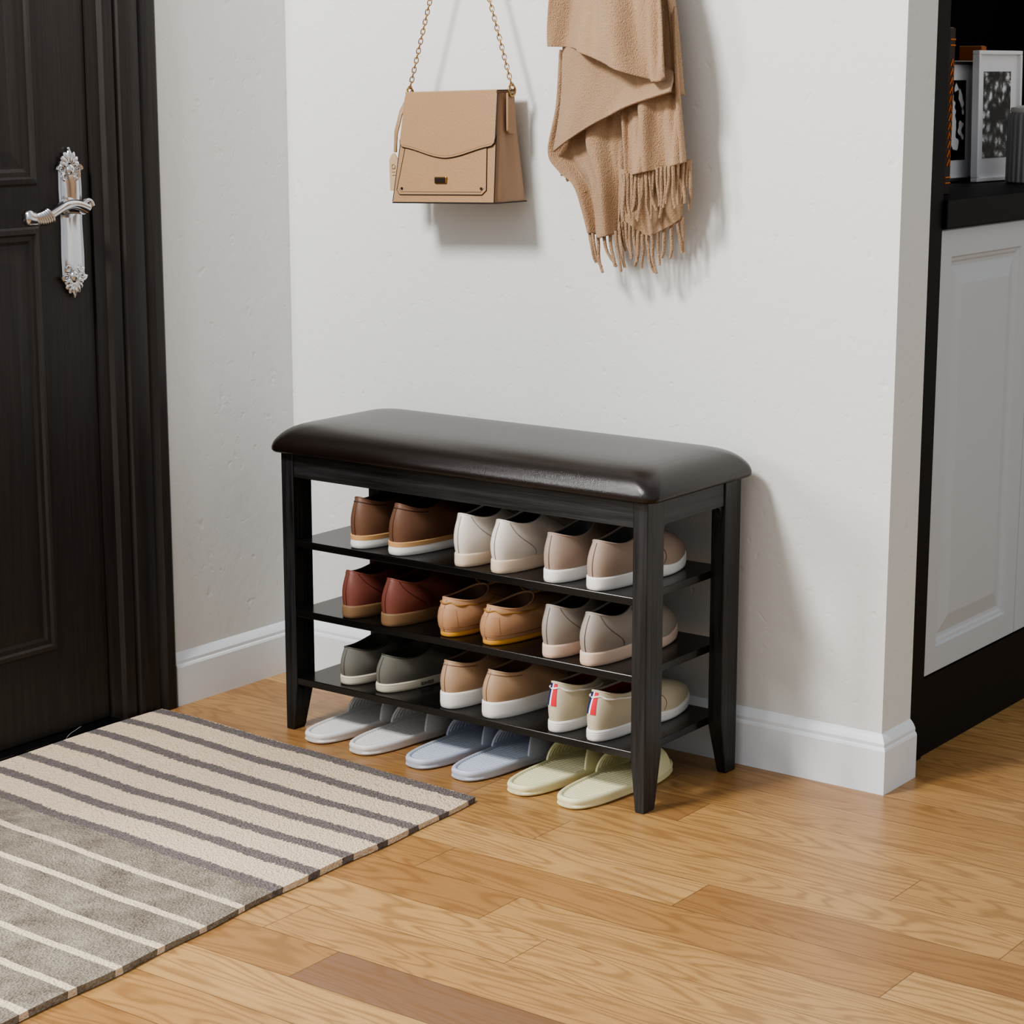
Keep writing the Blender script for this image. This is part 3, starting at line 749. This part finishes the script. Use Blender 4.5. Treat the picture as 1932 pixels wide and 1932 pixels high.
# ------------------------------------------------------------------ cabinet behind the wall
xc=1.034; y0,y1=.209,1.805
CB=empty('cabinet',(.85,1.0,0)); tag(CB,'white base cabinet with raised panel doors and black plinth','cabinet')
wchild(box('body',.64,xc-.021,y0,y1,.146,.945,M_cab),CB)
wchild(box('plinth',.64,xc-.001,y0,y1,0,.145,M_blk),CB)
RC=[(0,0),(0,.018),(.002,.020),(.048,.020),(.051,.016),(.056,.015),(.060,.012),(.066,.011),(.096,.018),(.099,.0185)]
dw=(y1-y0)/4
for k in range(4):
    o=panel('door',(xc-.0205,y0+.002+k*dw,.148),(0,1,0),(0,0,1),(1,0,0),dw-.004,.795,RC,M_cab); wchild(o,CB)
wt=tag(box('worktop',.64,1.046,y0+.001,y1,.946,.994,M_blk,.002),'black worktop on the white base cabinet','worktop')
DN=empty('display_niche',(.85,.19,0)); tag(DN,'tall black shelving surround above the base cabinet','shelving')
wchild(box('side_panel',.62,xc+.004,.125,.208,0,2.3,M_blk,.001),DN)
wchild(box('back_panel',.60,.638,.2085,y1,.0,2.3,M_blkm),DN)
wchild(box('top_panel',.64,xc,.2085,y1,2.26,2.3,M_blkm),DN)
wchild(box('side_panel',.62,xc+.004,y1+.001,y1+.04,0,2.3,M_blk,.001),DN)
zc=.9945
def book(x,y,th,dep,h,mat,spine,label,rot=0):
    E=empty('book',(x,y,zc),(0,0,math.radians(rot))); tag(E,label,'book','books on the black worktop')
    child(box('cover',-dep,0,-th/2,th/2,0,h,mat,.0015),E)
    child(box('pages',-dep-.0005,-.004,-th/2+.0025,th/2-.0025,.003,h+.0006,simple('book_pages',(214,202,180),.8)),E)
    L=[([(.0006,-th/2+.002,zz),(.0006,th/2-.002,zz)],.0013) for zz in (.02,.03,h-.03,h-.02)]
    each('spine_band',L,spine,5,E)
    LL=[]
    random.seed(int(h*1000))
    for k in range(12):
        zz=.05+k*(h-.10)/12; a=.006
        LL.append(([(.0008,-a,zz),(.0008,a*random.uniform(-.3,1),zz+.012),(.0008,a,zz)],.0013))
    each('spine_ornament',LL,spine,5,E)
    return E
m_or=simple('gold_orange_foil',(214,116,30),.5)
book(.966,.372,.024,.20,.290,simple('brown_black_book_cloth',(44,26,16),.6),m_or,'tall dark book with orange spine lettering')
book(.748,.985,.024,.05,.266,simple('brown_orange_book',(178,100,40),.6),simple('dark_foil',(50,30,20),.5),'orange brown book standing behind picture frames')
def art(nm,seed,stripe=False):
    N=NT(nm); co=N.coord()
    if stripe:
        w=N.new('ShaderNodeTexWave'); N.lk(co,w.inputs['Vector']); w.inputs['Scale'].default_value=16; w.inputs['Distortion'].default_value=6
        N.lk(N.ramp(w.outputs['Fac'],[(.45,lin((10,10,10))),(.55,lin((235,235,235)))]),N.b.inputs['Base Color'])
    else:
        v=N.new('ShaderNodeTexVoronoi'); N.lk(co,v.inputs['Vector']); v.inputs['Scale'].default_value=48; v.inputs['Randomness'].default_value=1
        f=N.noise(co,30,6,.75,1.0); h=N.ma('MULTIPLY_ADD',N.ma('SUBTRACT',.75,v.outputs['Distance']),.7,N.ma('MULTIPLY',N.ma('SUBTRACT',f,.5),1.3))
        N.lk(N.ramp(h,[(.05,lin((5,5,5))),(.25,lin((90,90,90))),(.45,lin((235,235,235)))]),N.b.inputs['Base Color'])
    N.b.inputs['Roughness'].default_value=.3; return N.m
def pframe(x,y,w,h,fm,am,label,rot,tilt=1.5):
    E=empty('picture_frame',(x,y,zc+.001),(0,math.radians(-tilt),math.radians(rot))); tag(E,label,'picture frame','picture frames on the black worktop')
    t=.008
    fr=[(-.012,.004,0,w,0,t),(-.012,.004,0,w,h-t,h),(-.012,.004,0,t,t,h-t),(-.012,.004,w-t,w,t,h-t)]
    child(boxes('frame',fr,fm,.0015),E)
    child(box('mat_board',-.010,-.004,t,w-t,t,h-t,simple('white_mat',(232,232,234),.6)),E)
    child(box('picture',-.0045,-.003,w*.18,w*.80,h*.18,h*.84,am),E)
    child(prism('stand',[(-.012,.10),(-.040,0.002),(-.032,0.002),(-.012,.085)],1,w*.7,w*.8,M_blk),E)
    return E
pframe(.830,.79,.168,.255,simple('white_frame_lacquer',(235,235,236),.3),art('botanical_print',1),'white picture frame with black and white photograph',-6)
pframe(.788,.735,.11,.235,M_chrome,art('zebra_print',2,True),'chrome picture frame with black and white striped print',-4)
def jar():
    E=empty('ribbed_jar',(.916,.845,zc)); tag(E,'grey ribbed ceramic jar on the black worktop','jar')
    m=simple('grey_ceramic',(140,138,138),.5); n=96; R=[]
    for r,z in ((.040,0),(.044,.003),(.044,.13),(.040,.136)):
        R.append([((r-(.0022 if (k%4)<2 and .001<z<.134 else 0))*math.cos(2*pi*k/n),(r-(.0022 if (k%4)<2 and .001<z<.134 else 0))*math.sin(2*pi*k/n),z) for k in range(n)])
    child(loft('body',R,m,auto=30),E)
    R=[[(r*math.cos(2*pi*k/32),r*math.sin(2*pi*k/32),z) for k in range(32)] for r,z in ((.038,.136),(.040,.139),(.038,.146),(.020,.150),(.008,.151),(.008,.156),(.001,.160))]
    child(loft('lid',R,simple('pale_lid',(210,208,204),.5),auto=50),E)
jar()
# ------------------------------------------------------------------ light, world, camera
def area(nm,loc,tgt,size,power,color=(1,1,1),sy=None):
    l=bpy.data.lights.new(nm,'AREA'); l.energy=power; l.size=size; l.color=color
    if sy: l.shape='RECTANGLE'; l.size_y=sy
    o=bpy.data.objects.new(nm,l); o.location=loc; o.rotation_euler=(Vector(tgt)-Vector(loc)).to_track_quat('-Z','Y').to_euler(); COL.objects.link(o); return o
area('key_light',(-.02,-2.3,2.7),(.5,-.1,.6),.5,98,(1,.985,.965))
area('window_light',(-1.1,-2.7,1.5),(.7,-.3,.5),.6,58,(1,.99,.98),.8)
area('fill_light',(1.6,-4.2,2.7),(.6,-.2,.5),2.0,14,(1,.99,.98))
wd=bpy.data.worlds.new('world'); SC.world=wd; wd.use_nodes=True
bg=wd.node_tree.nodes['Background']; bg.inputs[0].default_value=(.96,.98,1,1); bg.inputs[1].default_value=.64
SC.view_settings.look='AgX - Medium High Contrast'
cam=bpy.data.cameras.new('Camera'); co=bpy.data.objects.new('Camera',cam); COL.objects.link(co); SC.camera=co
cam.sensor_width=36; cam.lens=4015.2678/1932*36
co.location=(2.6289,-3.1654,1.2066); co.rotation_euler=(pi/2-.2034,0,.6390)
